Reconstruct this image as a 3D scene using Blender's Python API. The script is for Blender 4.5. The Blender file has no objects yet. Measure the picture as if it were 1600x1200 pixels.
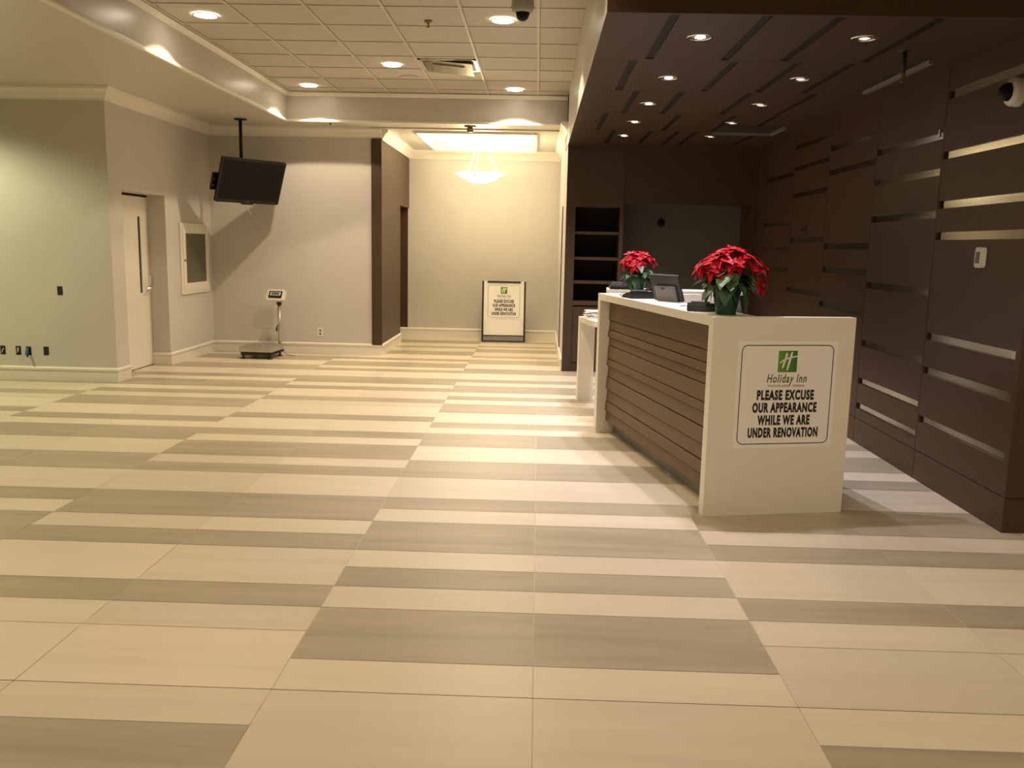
import bpy, bmesh, math, random
from mathutils import Vector, Matrix, Euler
random.seed(7)
SC = bpy.context.scene
COL = SC.collection
PI = math.pi

# ------------------------------------------------------------------ helpers
def link(o):
    COL.objects.link(o); return o

class MB:
    """collects shapes in one mesh"""
    def __init__(s):
        s.bm = bmesh.new(); s.mats = []
    def mi(s, m):
        if m is None: return 0
        if m not in s.mats: s.mats.append(m)
        return s.mats.index(m)
    def face(s, pts, m=None):
        vs = [s.bm.verts.new(p) for p in pts]
        f = s.bm.faces.new(vs); f.material_index = s.mi(m); return f
    def box(s, a, b, m=None, bev=0.0, mat=None):
        x0, x1 = sorted((a[0], b[0])); y0, y1 = sorted((a[1], b[1])); z0, z1 = sorted((a[2], b[2]))
        t = bmesh.new()
        r = bmesh.ops.create_cube(t, size=1)
        for v in t.verts:
            v.co = Vector(((x0+x1)/2+v.co.x*(x1-x0), (y0+y1)/2+v.co.y*(y1-y0), (z0+z1)/2+v.co.z*(z1-z0)))
        if bev > 0:
            bmesh.ops.bevel(t, geom=list(t.edges), offset=bev, segments=2, affect='EDGES', profile=0.6)
        s.merge(t, m, mat)
        return s
    def merge(s, t, m=None, mat=None, smooth=False):
        i = s.mi(m); mp = {}
        for v in t.verts:
            mp[v] = s.bm.verts.new(mat @ v.co if mat else v.co)
        for f in t.faces:
            try:
                g = s.bm.faces.new([mp[v] for v in f.verts]); g.material_index = i; g.smooth = smooth or f.smooth
            except ValueError: pass
        t.free()
    def lathe(s, prof, m=None, seg=32, mat=None, smooth=True, a0=0, a1=2*PI):
        t = bmesh.new(); full = abs(a1-a0-2*PI) < 1e-6
        n = seg if full else seg+1
        rings = []
        for k in range(n):
            a = a0+(a1-a0)*k/seg
            rings.append([t.verts.new((r*math.cos(a), r*math.sin(a), z)) for r, z in prof])
        for k in range(seg):
            A = rings[k]; B = rings[(k+1) % n]
            for j in range(len(prof)-1):
                if prof[j][0] < 1e-7 and prof[j+1][0] < 1e-7: continue
                f = t.faces.new([A[j], B[j], B[j+1], A[j+1]]); f.smooth = smooth
        bmesh.ops.remove_doubles(t, verts=t.verts, dist=1e-6)
        bmesh.ops.recalc_face_normals(t, faces=t.faces)
        s.merge(t, m, mat, smooth)
        return s
    def tube(s, pts, r, m=None, seg=10, caps=True):
        t = bmesh.new(); pts = [Vector(p) for p in pts]; rings = []
        rad = r if isinstance(r, (list, tuple)) else [r]*len(pts)
        ref = None
        for i, p in enumerate(pts):
            d = (pts[min(i+1, len(pts)-1)]-pts[max(i-1, 0)]).normalized()
            if ref is None:
                ref = Vector((0, 0, 1)) if abs(d.z) < .9 else Vector((1, 0, 0))
            u = d.cross(ref).normalized(); w = d.cross(u).normalized(); ref = -w if False else ref
            rings.append([t.verts.new(p+(u*math.cos(2*PI*k/seg)+w*math.sin(2*PI*k/seg))*rad[i]) for k in range(seg)])
        for i in range(len(rings)-1):
            for k in range(seg):
                f = t.faces.new([rings[i][k], rings[i][(k+1) % seg], rings[i+1][(k+1) % seg], rings[i+1][k]]); f.smooth = True
        if caps:
            t.faces.new(rings[0][::-1]); t.faces.new(rings[-1])
        bmesh.ops.recalc_face_normals(t, faces=t.faces)
        s.merge(t, m)
        return s
    def prism(s, poly, z0, z1, m=None, mat=None, bev=0):
        t = bmesh.new()
        a = [t.verts.new((x, y, z0)) for x, y in poly]; b = [t.verts.new((x, y, z1)) for x, y in poly]
        n = len(poly); t.faces.new(a[::-1]); t.faces.new(b)
        for k in range(n): t.faces.new([a[k], a[(k+1) % n], b[(k+1) % n], b[k]])
        if bev: bmesh.ops.bevel(t, geom=list(t.edges), offset=bev, segments=2, affect='EDGES')
        bmesh.ops.recalc_face_normals(t, faces=t.faces)
        s.merge(t, m, mat); return s
    def sweep(s, path, prof, m=None, side=1):
        """path: 2D points; prof: (offset away from wall, z); mitred"""
        n = len(path); P = [Vector(p) for p in path]; rings = []
        for i in range(n):
            d0 = (P[i]-P[i-1]).normalized() if i else None
            d1 = (P[i+1]-P[i]).normalized() if i < n-1 else None
            if d0 is None: d0 = d1
            if d1 is None: d1 = d0
            n0 = Vector((-d0.y, d0.x))*side; n1 = Vector((-d1.y, d1.x))*side
            b = (n0+n1); b = b.normalized() if b.length > 1e-6 else n0
            k = 1/max(.3, b.dot(n0))
            rings.append([s.bm.verts.new((P[i].x+b.x*o*k, P[i].y+b.y*o*k, z)) for o, z in prof])
        mi = s.mi(m)
        for i in range(n-1):
            for j in range(len(prof)-1):
                f = s.bm.faces.new([rings[i][j], rings[i+1][j], rings[i+1][j+1], rings[i][j+1]]); f.material_index = mi
        for R in (rings[0], rings[-1]):
            try:
                f = s.bm.faces.new(R); f.material_index = mi
            except ValueError: pass
        return s
    def build(s, name, m=None, parent=None, loc=None, recalc=True):
        if recalc: bmesh.ops.recalc_face_normals(s.bm, faces=s.bm.faces)
        me = bpy.data.meshes.new(name); s.bm.to_mesh(me); s.bm.free()
        for x in (s.mats or ([m] if m else [])): me.materials.append(x)
        if s.mats and m and m not in s.mats: me.materials.append(m)
        o = link(bpy.data.objects.new(name, me))
        if parent is not None: o.parent = parent
        if loc is not None: o.location = loc
        return o

def tag(o, label=None, cat=None, group=None, kind=None):
    if label: o['label'] = label
    if cat: o['category'] = cat
    if group: o['group'] = group
    if kind: o['kind'] = kind
    return o
def thing(name, label, cat, loc=(0, 0, 0), rot=(0, 0, 0), group=None):
    o = link(bpy.data.objects.new(name, None)); o.location = loc; o.rotation_euler = rot
    o.empty_display_size = .1
    return tag(o, label, cat, group)
def copy_tree(o, parent=None):
    c = o.copy(); COL.objects.link(c)
    if parent is not None: c.parent = parent
    for ch in list(o.children): copy_tree(ch, c)
    return c
def struct(o): o['kind'] = 'structure'; return o

# ------------------------------------------------------------------ materials
def new_mat(name):
    m = bpy.data.materials.new(name); m.use_nodes = True
    return m, m.node_tree.nodes, m.node_tree.links, m.node_tree.nodes['Principled BSDF']
def mat(name, col, rough=.5, metal=0, spec=None, bump=0, bscale=200, var=0, vscale=4, coat=0, trans=0):
    m, N, L, P = new_mat(name)
    P.inputs['Base Color'].default_value = (*col, 1); P.inputs['Roughness'].default_value = rough
    P.inputs['Metallic'].default_value = metal
    if spec is not None: P.inputs['Specular IOR Level'].default_value = spec
    if coat: P.inputs['Coat Weight'].default_value = coat
    if trans: P.inputs['Transmission Weight'].default_value = trans
    tc = N.new('ShaderNodeTexCoord')
    if var:
        n = N.new('ShaderNodeTexNoise'); n.inputs['Scale'].default_value = vscale; n.inputs['Detail'].default_value = 4
        L.new(tc.outputs['Object'], n.inputs['Vector'])
        mx = N.new('ShaderNodeMix'); mx.data_type = 'RGBA'
        mx.inputs['A'].default_value = (*[c*(1-var) for c in col], 1); mx.inputs['B'].default_value = (*[min(1, c*(1+var)) for c in col], 1)
        L.new(n.outputs['Fac'], mx.inputs['Factor']); L.new(mx.outputs['Result'], P.inputs['Base Color'])
    if bump:
        n = N.new('ShaderNodeTexNoise'); n.inputs['Scale'].default_value = bscale; n.inputs['Detail'].default_value = 3
        L.new(tc.outputs['Object'], n.inputs['Vector'])
        b = N.new('ShaderNodeBump'); b.inputs['Strength'].default_value = bump; b.inputs['Distance'].default_value = .002
        L.new(n.outputs['Fac'], b.inputs['Height']); L.new(b.outputs['Normal'], P.inputs['Normal'])
    return m
def emit(name, col, s):
    m, N, L, P = new_mat(name)
    P.inputs['Base Color'].default_value = (*col, 1)
    P.inputs['Emission Color'].default_value = (*col, 1); P.inputs['Emission Strength'].default_value = s
    return m
def wood(name, c1, c2, scale=(3, 40, 40), rough=.45, spec=.3):
    m, N, L, P = new_mat(name)
    tc = N.new('ShaderNodeTexCoord'); mp = N.new('ShaderNodeMapping'); mp.inputs['Scale'].default_value = scale
    n = N.new('ShaderNodeTexNoise'); n.inputs['Scale'].default_value = 1; n.inputs['Detail'].default_value = 6; n.inputs['Roughness'].default_value = .65
    L.new(tc.outputs['Object'], mp.inputs['Vector']); L.new(mp.outputs['Vector'], n.inputs['Vector'])
    r = N.new('ShaderNodeValToRGB'); r.color_ramp.elements[0].color = (*c1, 1); r.color_ramp.elements[1].color = (*c2, 1)
    r.color_ramp.elements[0].position = .3; r.color_ramp.elements[1].position = .7
    L.new(n.outputs['Fac'], r.inputs['Fac']); L.new(r.outputs['Color'], P.inputs['Base Color'])
    P.inputs['Roughness'].default_value = rough; P.inputs['Specular IOR Level'].default_value = spec
    b = N.new('ShaderNodeBump'); b.inputs['Strength'].default_value = .08; b.inputs['Distance'].default_value = .001
    L.new(n.outputs['Fac'], b.inputs['Height']); L.new(b.outputs['Normal'], P.inputs['Normal'])
    return m
def tile_mat(name, c1, c2, rough=.38):
    """porcelain plank with veins running across the room, varied per tile by the 'tv' attribute"""
    m, N, L, P = new_mat(name)
    tc = N.new('ShaderNodeTexCoord'); at = N.new('ShaderNodeAttribute'); at.attribute_name = 'tv'
    mp = N.new('ShaderNodeMapping'); mp.inputs['Scale'].default_value = (.7, 9, 1)
    off = N.new('ShaderNodeVectorMath'); off.operation = 'SCALE'; off.inputs['Scale'].default_value = 37
    L.new(at.outputs['Color'], off.inputs[0])
    L.new(tc.outputs['Object'], mp.inputs['Vector'])
    ad = N.new('ShaderNodeVectorMath'); L.new(mp.outputs['Vector'], ad.inputs[0]); L.new(off.outputs['Vector'], ad.inputs[1])
    n = N.new('ShaderNodeTexNoise'); n.inputs['Scale'].default_value = 1; n.inputs['Detail'].default_value = 7; n.inputs['Roughness'].default_value = .62; n.inputs['Distortion'].default_value = .35
    L.new(ad.outputs['Vector'], n.inputs['Vector'])
    r = N.new('ShaderNodeValToRGB'); r.color_ramp.elements[0].color = (*c1, 1); r.color_ramp.elements[1].color = (*c2, 1)
    r.color_ramp.elements[0].position = .28; r.color_ramp.elements[1].position = .62
    L.new(n.outputs['Fac'], r.inputs['Fac'])
    sp = N.new('ShaderNodeSeparateColor'); L.new(at.outputs['Color'], sp.inputs['Color'])
    mr = N.new('ShaderNodeMapRange'); mr.inputs['To Min'].default_value = .93; mr.inputs['To Max'].default_value = 1.05
    L.new(sp.outputs['Green'], mr.inputs['Value'])
    sc_ = N.new('ShaderNodeVectorMath'); sc_.operation = 'SCALE'
    L.new(r.outputs['Color'], sc_.inputs[0]); L.new(mr.outputs['Result'], sc_.inputs['Scale'])
    L.new(sc_.outputs['Vector'], P.inputs['Base Color'])
    P.inputs['Roughness'].default_value = rough; P.inputs['Specular IOR Level'].default_value = .35
    return m
def brushed(name, col, rough=.3, scale=(400, 2, 400)):
    m, N, L, P = new_mat(name)
    P.inputs['Base Color'].default_value = (*col, 1); P.inputs['Metallic'].default_value = 1
    tc = N.new('ShaderNodeTexCoord'); mp = N.new('ShaderNodeMapping'); mp.inputs['Scale'].default_value = scale
    n = N.new('ShaderNodeTexNoise'); n.inputs['Scale'].default_value = 1; n.inputs['Detail'].default_value = 3
    L.new(tc.outputs['Object'], mp.inputs['Vector']); L.new(mp.outputs['Vector'], n.inputs['Vector'])
    mr = N.new('ShaderNodeMapRange'); mr.inputs['To Min'].default_value = rough-.08; mr.inputs['To Max'].default_value = rough+.12
    L.new(n.outputs['Fac'], mr.inputs['Value']); L.new(mr.outputs['Result'], P.inputs['Roughness'])
    b = N.new('ShaderNodeBump'); b.inputs['Strength'].default_value = .15; b.inputs['Distance'].default_value = .0006
    L.new(n.outputs['Fac'], b.inputs['Height']); L.new(b.outputs['Normal'], P.inputs['Normal'])
    return m

M = dict(
 wall=mat('wall_paper', (.60, .568, .52), .8, bump=.25, bscale=160, var=.05, vscale=3),
 ceil=mat('ceiling_paint', (.60, .56, .49), .3, spec=.3),
 tile=mat('ceiling_tile', (.52, .48, .41), .9, bump=.3, bscale=350),
 tbar=mat('ceiling_grid', (.58, .54, .46), .6),
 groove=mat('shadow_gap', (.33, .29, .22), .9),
 trim=mat('trim_paint', (.80, .76, .67), .45),
 tl=tile_mat('floor_light', (.64, .56, .425), (.69, .612, .47)),
 td=tile_mat('floor_dark', (.345, .296, .205), (.44, .38, .272)),
 grout=mat('grout', (.60, .54, .42), .9),
 groutd=mat('grout_dirty', (.10, .075, .045), .9),
 lam=wood('brown_laminate', (.066, .036, .0205), (.082, .0455, .0265), (6, 6, 60)),
 lamv=wood('brown_laminate_vertical', (.062, .038, .022), (.08, .050, .029), (50, 50, 3)),
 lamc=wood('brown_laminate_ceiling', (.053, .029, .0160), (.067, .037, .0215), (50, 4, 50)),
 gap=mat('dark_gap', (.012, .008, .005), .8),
 slotm=mat('slot_metal', (.010, .0098, .0075), .6, spec=.2),
 desk=mat('desk_solid_surface', (.78, .74, .63), .35, var=.02),
 slat=wood('desk_slats', (.134, .086, .046), (.168, .109, .060), (4, 60, 60), .5),
 kick=mat('kick_metal', (.22, .22, .19), .4, metal=.3),
 inlay=brushed('brushed_inlay', (.50, .47, .41), .14),
 black=mat('black_plastic', (.010, .010, .010), .35, spec=.3),
 blackm=mat('black_matte', (.02, .018, .015), .6),
 screen=mat('tv_glass', (.006, .006, .005), .3, spec=.15),
 white=mat('white_plastic', (.78, .76, .72), .4),
 cream=mat('cream_plastic', (.80, .76, .66), .4),
 grey=mat('grey_plastic', (.13, .125, .11), .45),
 dgrey=mat('dark_grey_plastic', (.03, .029, .026), .4, spec=.3),
 steel=brushed('steel', (.62, .6, .55), .35, (60, 60, 60)),
 chrome=mat('chrome', (.8, .78, .74), .15, metal=1),
 paper=mat('paper', (.86, .83, .76), .7),
 signw=mat('sign_board', (.86, .83, .79), .45),
 ink=mat('black_ink', (.008, .006, .006), .6),
 oliv=mat('olive_ink', (.10, .13, .02), .6),
 signfoot=mat('sign_kick_panel', (.25, .24, .23), .5),
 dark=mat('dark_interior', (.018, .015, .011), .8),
 fab=mat('dark_wallcovering', (.115, .10, .078), .8, bump=.4, bscale=120),
 red=mat('poinsettia_red', (.42, .003, .012), .55, spec=.15, var=.35, vscale=30),
 leaf=mat('poinsettia_leaf', (.035, .09, .03), .5, var=.3, vscale=30),
 leaf2=mat('leaf_pale', (.16, .22, .09), .5),
 wrap=mat('green_foil', (.004, .060, .038), .3, metal=.2, bump=.5, bscale=60),
 soil=mat('soil', (.03, .02, .012), .9),
 blue=mat('blue_cable', (.03, .10, .28), .5),
 copper=mat('box_wiring', (.25, .19, .12), .6),
 lcd=mat('lcd', (.12, .13, .10), .3),
 glassg=mat('hatch_glass', (.10, .095, .055), .12, spec=.6),
 bronze=mat('bronze', (.22, .14, .07), .4, metal=.6),
 wirew=mat('beige_cable', (.5, .45, .36), .5),
 lens=emit('lamp_lens_warm', (1, .9, .72), 30),
 lensc=emit('lamp_lens_cool', (1, .92, .90), 70),
 lensd=emit('lamp_lens_dim', (1, .92, .86), .9),
 bowl=emit('alabaster_bowl', (1, .88, .60), 5.5),
 refl=mat('reflector', (.75, .72, .7), .25, metal=.9),
 acry=mat('acrylic', (.9, .9, .88), .15, trans=.0),
)
# green logo square: lighter top left to darker bottom right (printed)
def logo_mat():
    m, N, L, P = new_mat('logo_green')
    tc = N.new('ShaderNodeTexCoord'); g = N.new('ShaderNodeTexGradient'); mp = N.new('ShaderNodeMapping')
    mp.inputs['Rotation'].default_value = (0, 0, math.radians(50))
    L.new(tc.outputs['Generated'], mp.inputs['Vector']); L.new(mp.outputs['Vector'], g.inputs['Vector'])
    r = N.new('ShaderNodeValToRGB'); r.color_ramp.elements[0].color = (.13, .30, .02, 1); r.color_ramp.elements[1].color = (.012, .10, .014, 1)
    r.color_ramp.elements[1].position = .8
    L.new(g.outputs['Fac'], r.inputs['Fac']); L.new(r.outputs['Color'], P.inputs['Base Color']); P.inputs['Roughness'].default_value = .5
    return m
M['logo'] = logo_mat()
M['ventm'] = mat('vent_metal', (.36, .33, .26), .3, metal=.8)
# clear acrylic wall sheet
def acrylic():
    m, N, L, P = new_mat('clear_sheet')
    out = N['Material Output']; t = N.new('ShaderNodeBsdfTransparent'); x = N.new('ShaderNodeMixShader'); x.inputs[0].default_value = .22
    P.inputs['Base Color'].default_value = (.85, .82, .76, 1); P.inputs['Roughness'].default_value = .3
    L.new(t.outputs[0], x.inputs[1]); L.new(P.outputs[0], x.inputs[2]); L.new(x.outputs[0], out.inputs[0]); return m
M['sheet'] = acrylic()

# ------------------------------------------------------------------ dimensions
ZS, ZT, ZB, ZA = 3.08, 3.42, 2.77, 3.06      # soffit, tile ceiling, brown canopy, alcove ceiling
XL, XR, YF = -3.25, .33, 11.45               # tile ceiling recess: left, right, far
YN = 4.84                                     # brown portal plane
XW = 2.66                                     # brown right wall
YL, XD = 9.23, -4.52                          # left wall plane, door wall plane
YB, XS, YE = 12.1, -2.15, 14.66               # scale wall, side wall, end wall
YK = 10.93                                    # shelf front
BX0, BX1, BY0 = -9.0, 6.5, -3.6               # hidden shell

# ------------------------------------------------------------------ floor
def kY(k):
    T = [(-30, -4.45), (0, 2.592), (2, 3.059), (4, 3.532), (7, 4.25), (9, 4.723), (11, 5.197), (13, 5.68), (17, 6.60), (19, 7.072), (25, 8.445), (30, 9.585), (34, 10.52), (38, 11.385), (42, 12.25), (44, 12.69), (48, 13.51), (53, 14.6), (60, 16.1)]
    for (a, ya), (b, yb) in zip(T, T[1:]):
        if a <= k <= b: return ya+(yb-ya)*(k-a)/(b-a)
DA = [(-12, -10), (-7, -6), (-4, -3), (2, 4), (5, 6), (7, 9), (10, 11), (13, 15), (17, 19), (20, 21), (23, 25), (26, 27), (28, 30), (31, 32), (34, 36), (38, 40), (41, 42), (44, 46), (47, 48), (50, 51)]
DB = [(-14, -12), (-9, -8), (-6, -5), (-2, 0), (4, 5), (7, 8), (9, 11), (13, 14), (15, 17), (18, 19), (21, 22), (25, 26), (28, 29), (30, 32), (34, 35), (36, 38), (39, 40), (42, 44), (46, 47), (49, 51)]
def build_floor():
    b = MB(); lay = b.bm.loops.layers.float_color.new('tv')
    g = .0018
    W = .9145; x0 = .02
    for c in range(-10, 8):
        xa = x0+c*W; xb = xa+W
        pair = (c+1)//2                       # columns -1,0 -> pair 0
        D = DA if pair % 2 == 0 else DB
        ks = set()
        for a, e in D: ks.update((a, e))
        ks.update((-16, 55, 1))
        ks = sorted(k for k in ks)
        full = []
        for a, e in zip(ks, ks[1:]):
            k = a
            while k < e:
                step = 2 if e-k >= 2 else 1
                full.append((k, k+step)); k += step
        for a, e in full:
            dark = any(p <= a and e <= q for p, q in D)
            ya, yb = kY(a), kY(e)
            wide = .0022 if (a == 1 or e == 1) else g
            f = b.face([(xa+g, ya+(.002 if a == 1 else g), 0), (xb-g, ya+(.002 if a == 1 else g), 0), (xb-g, yb-(.002 if e == 1 else g), 0), (xa+g, yb-(.002 if e == 1 else g), 0)], M['td'] if dark else M['tl'])
            cl = (random.random(), random.random(), random.random(), 1)
            for l in f.loops: l[lay] = cl
    gz = -.0015
    f = b.face([(-9.2, -4.4, gz), (6.6, -4.4, gz), (6.6, 16, gz), (-9.2, 16, gz)], M['grout'])
    y = kY(1); b.face([(-9.2, y-.004, gz+.0005), (6.6, y-.004, gz+.0005), (6.6, y+.004, gz+.0005), (-9.2, y+.004, gz+.0005)], M['groutd'])
    b.box((-9.2, -4.4, -.1), (6.6, 16, -.004), M['grout'])
    o = b.build('floor', recalc=False); struct(o)
build_floor()

# ------------------------------------------------------------------ walls
def wallbox(name, a, b_, m):
    b = MB(); b.box(a, b_, m); return struct(b.build(name, m))
wallbox('wall_left', (BX0, YL, 0), (XD, YL+.2, ZS), M['wall'])
# wall with the door: near pier, header, far stretch
DY0, DY1, XDR = 9.52, 10.62, -4.74
b = MB()
b.box((XD-.6, YL+.2, 0), (XD, DY0, ZS), M['wall'])
b.box((XD-.6, DY0, 2.06), (XD, DY1, ZS), M['wall'])
b.box((XD-.6, DY1, 0), (XD, YB+.2, ZS), M['wall'])
struct(b.build('wall_door', M['wall']))
wallbox('wall_back', (XD, YB, 0), (XS-.015, YB+.2, ZS), M['wall'])
wallbox('wall_end', (XS-.02, YE, 0), (XR+.02, YE+.2, ZS), M['wall'])
wallbox('wall_passage', (XR, YK+.006, 0), (XR+.1, YE+.2, ZS), M['wall'])
# brown clad side wall with opening
b = MB()
OY0, OZ = 13.72, 2.13
b.box((XS-.14, YB-.02, .135), (XS, OY0, 2.93), M['lamv'])
b.box((XS-.14, OY0, OZ), (XS, YE, 2.93), M['lamv'])
b.box((XS-.12, YB, 0), (XS-.01, OY0, .14), M['wall'])
b.box((XS-.14, YB+.2, 2.93), (XS-.01, YE, ZS), M['ceil'])
b.box((XS-1.6, OY0-.1, 0), (XS-.14, OY0, 2.6), M['lamv'])
b.box((XS-1.6, YE, 0), (XS-.02, YE+.1, 2.6), M['lam'])
b.box((XS-1.7, OY0-.1, 0), (XS-1.6, YE+.1, 2.6), M['lam'])
b.box((XS-1.7, OY0-.1, OZ+.3), (XS-.14, YE+.1, OZ+.35), M['lam'])
struct(b.build('wall_side', M['lamv']))
# strip of brown cladding on the corner facing the room
b = MB(); b.box((XS-.125, YB-.035, .14), (XS+.004, YB-.001, 2.93), M['lamv'], .003)
struct(b.build('trim_1', M['lamv']))
# hidden shell behind and beside the camera
wallbox('wall_rear', (BX0, BY0-.2, 0), (BX1, BY0, ZT+.1), M['wall'])
wallbox('wall_outer', (BX0-.2, BY0-.2, 0), (BX0, YL+.2, ZT+.1), M['wall'])
wallbox('wall_far_right', (BX1, BY0-.2, 0), (BX1+.2, YN+.3, ZT+.1), M['wall'])
# brown portal: header and pier facing the room
b = MB()
b.box((XR, YN, ZB), (BX1, YN+.009, ZT+.05), M['lam'])
b.box((XW+.031, YN, 0), (BX1, YN+.12, ZB-.0005), M['lam'])
b.box((XW+.3, YN-.0035, .205), (BX1, YN+.002, .21), M['gap'])
b.box((XW+.003, YN-.0015, .2), (BX1, YN+.001, .206), M['gap'])
struct(b.build('wall_portal', M['lam']))
# white bulkhead at the side of the canopy
b = MB(); b.box((XR-.004, YN-.0, ZB-.0005), (XR-.0003, YK+.004, ZT+.05), M['ceil'])
struct(b.build('wall_bulkhead', M['ceil']))

# brown right wall in tall panels with sunken metal bands
cols = [
 (YN, 6.03, 6.02, [2.605, 2.222, 1.903, 1.698, 1.028, .795, .455], .052),
 (6.034, 7.20, 7.195, [2.36, 2.125, 1.842, 1.321, .852, .543, .335], .052),
 (7.204, 8.34, 8.335, [2.517, 2.302, 1.634, 1.420, 1.103], .055),
 (8.344, 9.47, 9.465, [2.646, 2.431, 2.152, 1.697, 1.181], .052),
 (9.474, 10.60, 10.59, [2.385, 1.873, 1.595, 1.383, .6], .05),
 (10.604, 12.2, None, [], 0)]
b = MB(); inl = []
RD = .018
for (y0, y1, ye, tops, h) in cols:
    if not tops:
        b.box((XW, y0, .205), (XW+.03, y1, ZB), M['lam']); b.box((XW+.003, y0, 0), (XW+.03, y1, .198), M['lam']); continue
    ya = y0+.012 if y0 > 5 else y0+.05; yb = ye-.004
    zs = [ZB]
    for t in tops: zs += [t, t-h]
    zs.append(.206)
    for i in range(0, len(zs), 2):
        b.box((XW, y0, zs[i+1]), (XW+.03, y1-.003, zs[i]), M['lam'])
    for t in tops:
        b.box((XW, y0, t-h), (XW+.03, ya, t), M['lam']); b.box((XW, yb, t-h), (XW+.03, y1-.003, t), M['lam'])
        inl.append((ya, yb, t-h, t))
    b.box((XW+.002, y0, 0), (XW+.03, y1-.003, .2), M['lam'])
b.box((XW+.0305, YN+.125, 0), (XW+.08, 12.2, ZB+.1), M['gap'])
wr = struct(b.build('wall_right', M['lam']))
for (ya, yb, z0, z1) in inl:
    q = MB(); q.box((XW+RD, ya, z0), (XW+.029, yb, z1), M['inlay']); q.build('metal_inlay', M['inlay'], wr)

# back of the reception: fabric wall behind a brown header and frame
b = MB()
b.box((1.03, YK+.02, 2.09), (XW, YK+.12, ZB+.06), M['lam'])
b.box((1.0, YK+.5, 0), (XW+.1, YK+.6, ZB), M['fab'])
b.box((2.62, YK+.02, 0), (XW-.0, YK+.5, 2.09), M['lam'])
b.box((2.56, YK+.36, 0), (2.62, YK+.44, 2.09), M['lam'])
struct(b.build('wall_reception', M['lam']))

# ------------------------------------------------------------------ ceilings
b = MB()
T = .1
b.box((BX0, BY0, ZS), (XL, YL+.15, ZS+T+.4), M['ceil'])           # left soffit
b.box((XD-.3, YL+.15, ZS), (XL, YF, ZS+T+.4), M['ceil'])
b.box((XD-.3, YF, ZS), (XS, YB+.3, ZS+T+.4), M['ceil'])          # far soffit
b.box((XS, YF, ZS), (XR, YF+.55, ZS+T+.4), M['ceil'])
b.box((XL, BY0, ZS), (BX1, .6, ZS+T+.4), M['ceil'])              # near soffit behind camera
struct(b.build('ceiling_soffit', M['ceil']))
# alcove ceiling with light tray
TX0, TX1, TY0, TY1 = -1.68, -.09, 12.2, 14.32
b = MB()
for (x0, x1, y0, y1) in ((XS-.14, TX0, YF+.55, YE), (TX1, XR, YF+.55, YE), (TX0, TX1, YF+.55, TY0), (TX0, TX1, TY1, YE)):
    b.box((x0, y0, ZA), (x1, y1, ZA+.06), M['ceil'])
e_ = .14
b.box((TX0-.02, TY0-.02, ZA+.06), (TX0, TY1+.02, ZA+.24), M['ceil']); b.box((TX1, TY0-.02, ZA+.06), (TX1+.02, TY1+.02, ZA+.24), M['ceil'])
b.box((TX0, TY0-.02, ZA+.06), (TX1, TY0, ZA+.24), M['ceil']); b.box((TX0, TY1, ZA+.06), (TX1, TY1+.02, ZA+.24), M['ceil'])
b.box((TX0-.02, TY0-.02, ZA+.24), (TX1+.02, TY1+.02, ZA+.28), M['trim'])
struct(b.build('ceiling_alcove', M['ceil']))
b = MB()   # moulded lip of the tray
b.sweep([(TX0, TY0), (TX1, TY0), (TX1, TY1), (TX0, TY1), (TX0, TY0)], [(0, ZA-.001), (-.035, ZA-.001), (-.035, ZA-.03), (-.01, ZA-.03), (0, ZA-.012), (0, ZA-.001)], M['trim'], 1)
struct(b.build('trim_2', M['trim']))
# tiled ceiling in its recess
b = MB()
b.box((XL-.02, .6, ZT+.008), (XR, YF+.02, ZT+.05), M['tile'])
b.box((XR, .6, ZT+.008), (BX1, YN, ZT+.05), M['tile'])
gx = [-.048+.6275*k for k in range(-5, 11)]
gy = [11.13-.6275*k for k in range(0, 17)]
for x in gx:
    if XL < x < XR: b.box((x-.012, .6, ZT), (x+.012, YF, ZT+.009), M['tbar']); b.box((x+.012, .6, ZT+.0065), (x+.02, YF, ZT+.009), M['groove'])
    elif x > XR: b.box((x-.012, .6, ZT), (x+.012, YN, ZT+.009), M['tbar'])
for y in gy:
    x1 = XR if y > YN else BX1
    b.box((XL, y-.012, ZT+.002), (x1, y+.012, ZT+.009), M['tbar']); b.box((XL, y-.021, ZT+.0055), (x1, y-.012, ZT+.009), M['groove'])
struct(b.build('ceiling_tiles', M['tile']))
# brown canopy ceiling with sunken slots
rows = [(YN+.12, 6.0, [.69, 1.178, 1.56, 2.08]), (6.0, 7.15, [.594, 1.26, 1.675, 2.028]), (7.15, 8.33, [.745, 1.10, 1.635, 2.14]),
        (8.33, 9.49, [.595, 1.272, 1.78, 2.15]), (9.49, 10.68, [.77, 1.155, 1.44, 1.632, 2.27])]
b = MB()
for ri, (y0, y1, xs) in enumerate(rows):
    yy0, yy1 = y0+(.0 if ri else -.1095), y1-.003
    sw = .027
    e0, e1 = y0+.03, y1-.03
    if ri == 0: e0 = YN+.03
    ed = [XR]
    for x in xs: ed += [x-sw, x+sw]
    ed.append(XW+.03)
    for i in range(0, len(ed), 2):
        b.box((ed[i], yy0, ZB), (ed[i+1], yy1, ZB+.03), M['lamc'])
    for x in xs:
        b.box((x-sw, yy0, ZB), (x+sw, e0, ZB+.03), M['lamc']); b.box((x-sw, e1, ZB), (x+sw, yy1, ZB+.03), M['lamc'])
        b.box((x-sw, e0, ZB+.007), (x+sw, e1, ZB+.03), M['slotm'])
b.box((XR, 10.68, ZB), (XW+.03, YK+.8, ZB+.03), M['lamc'])
b.box((XR+.03, YN+.02, ZB+.031), (XW+.1, YK+.9, ZB+.08), M['gap'])
struct(b.build('ceiling_canopy', M['lamc']))

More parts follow.
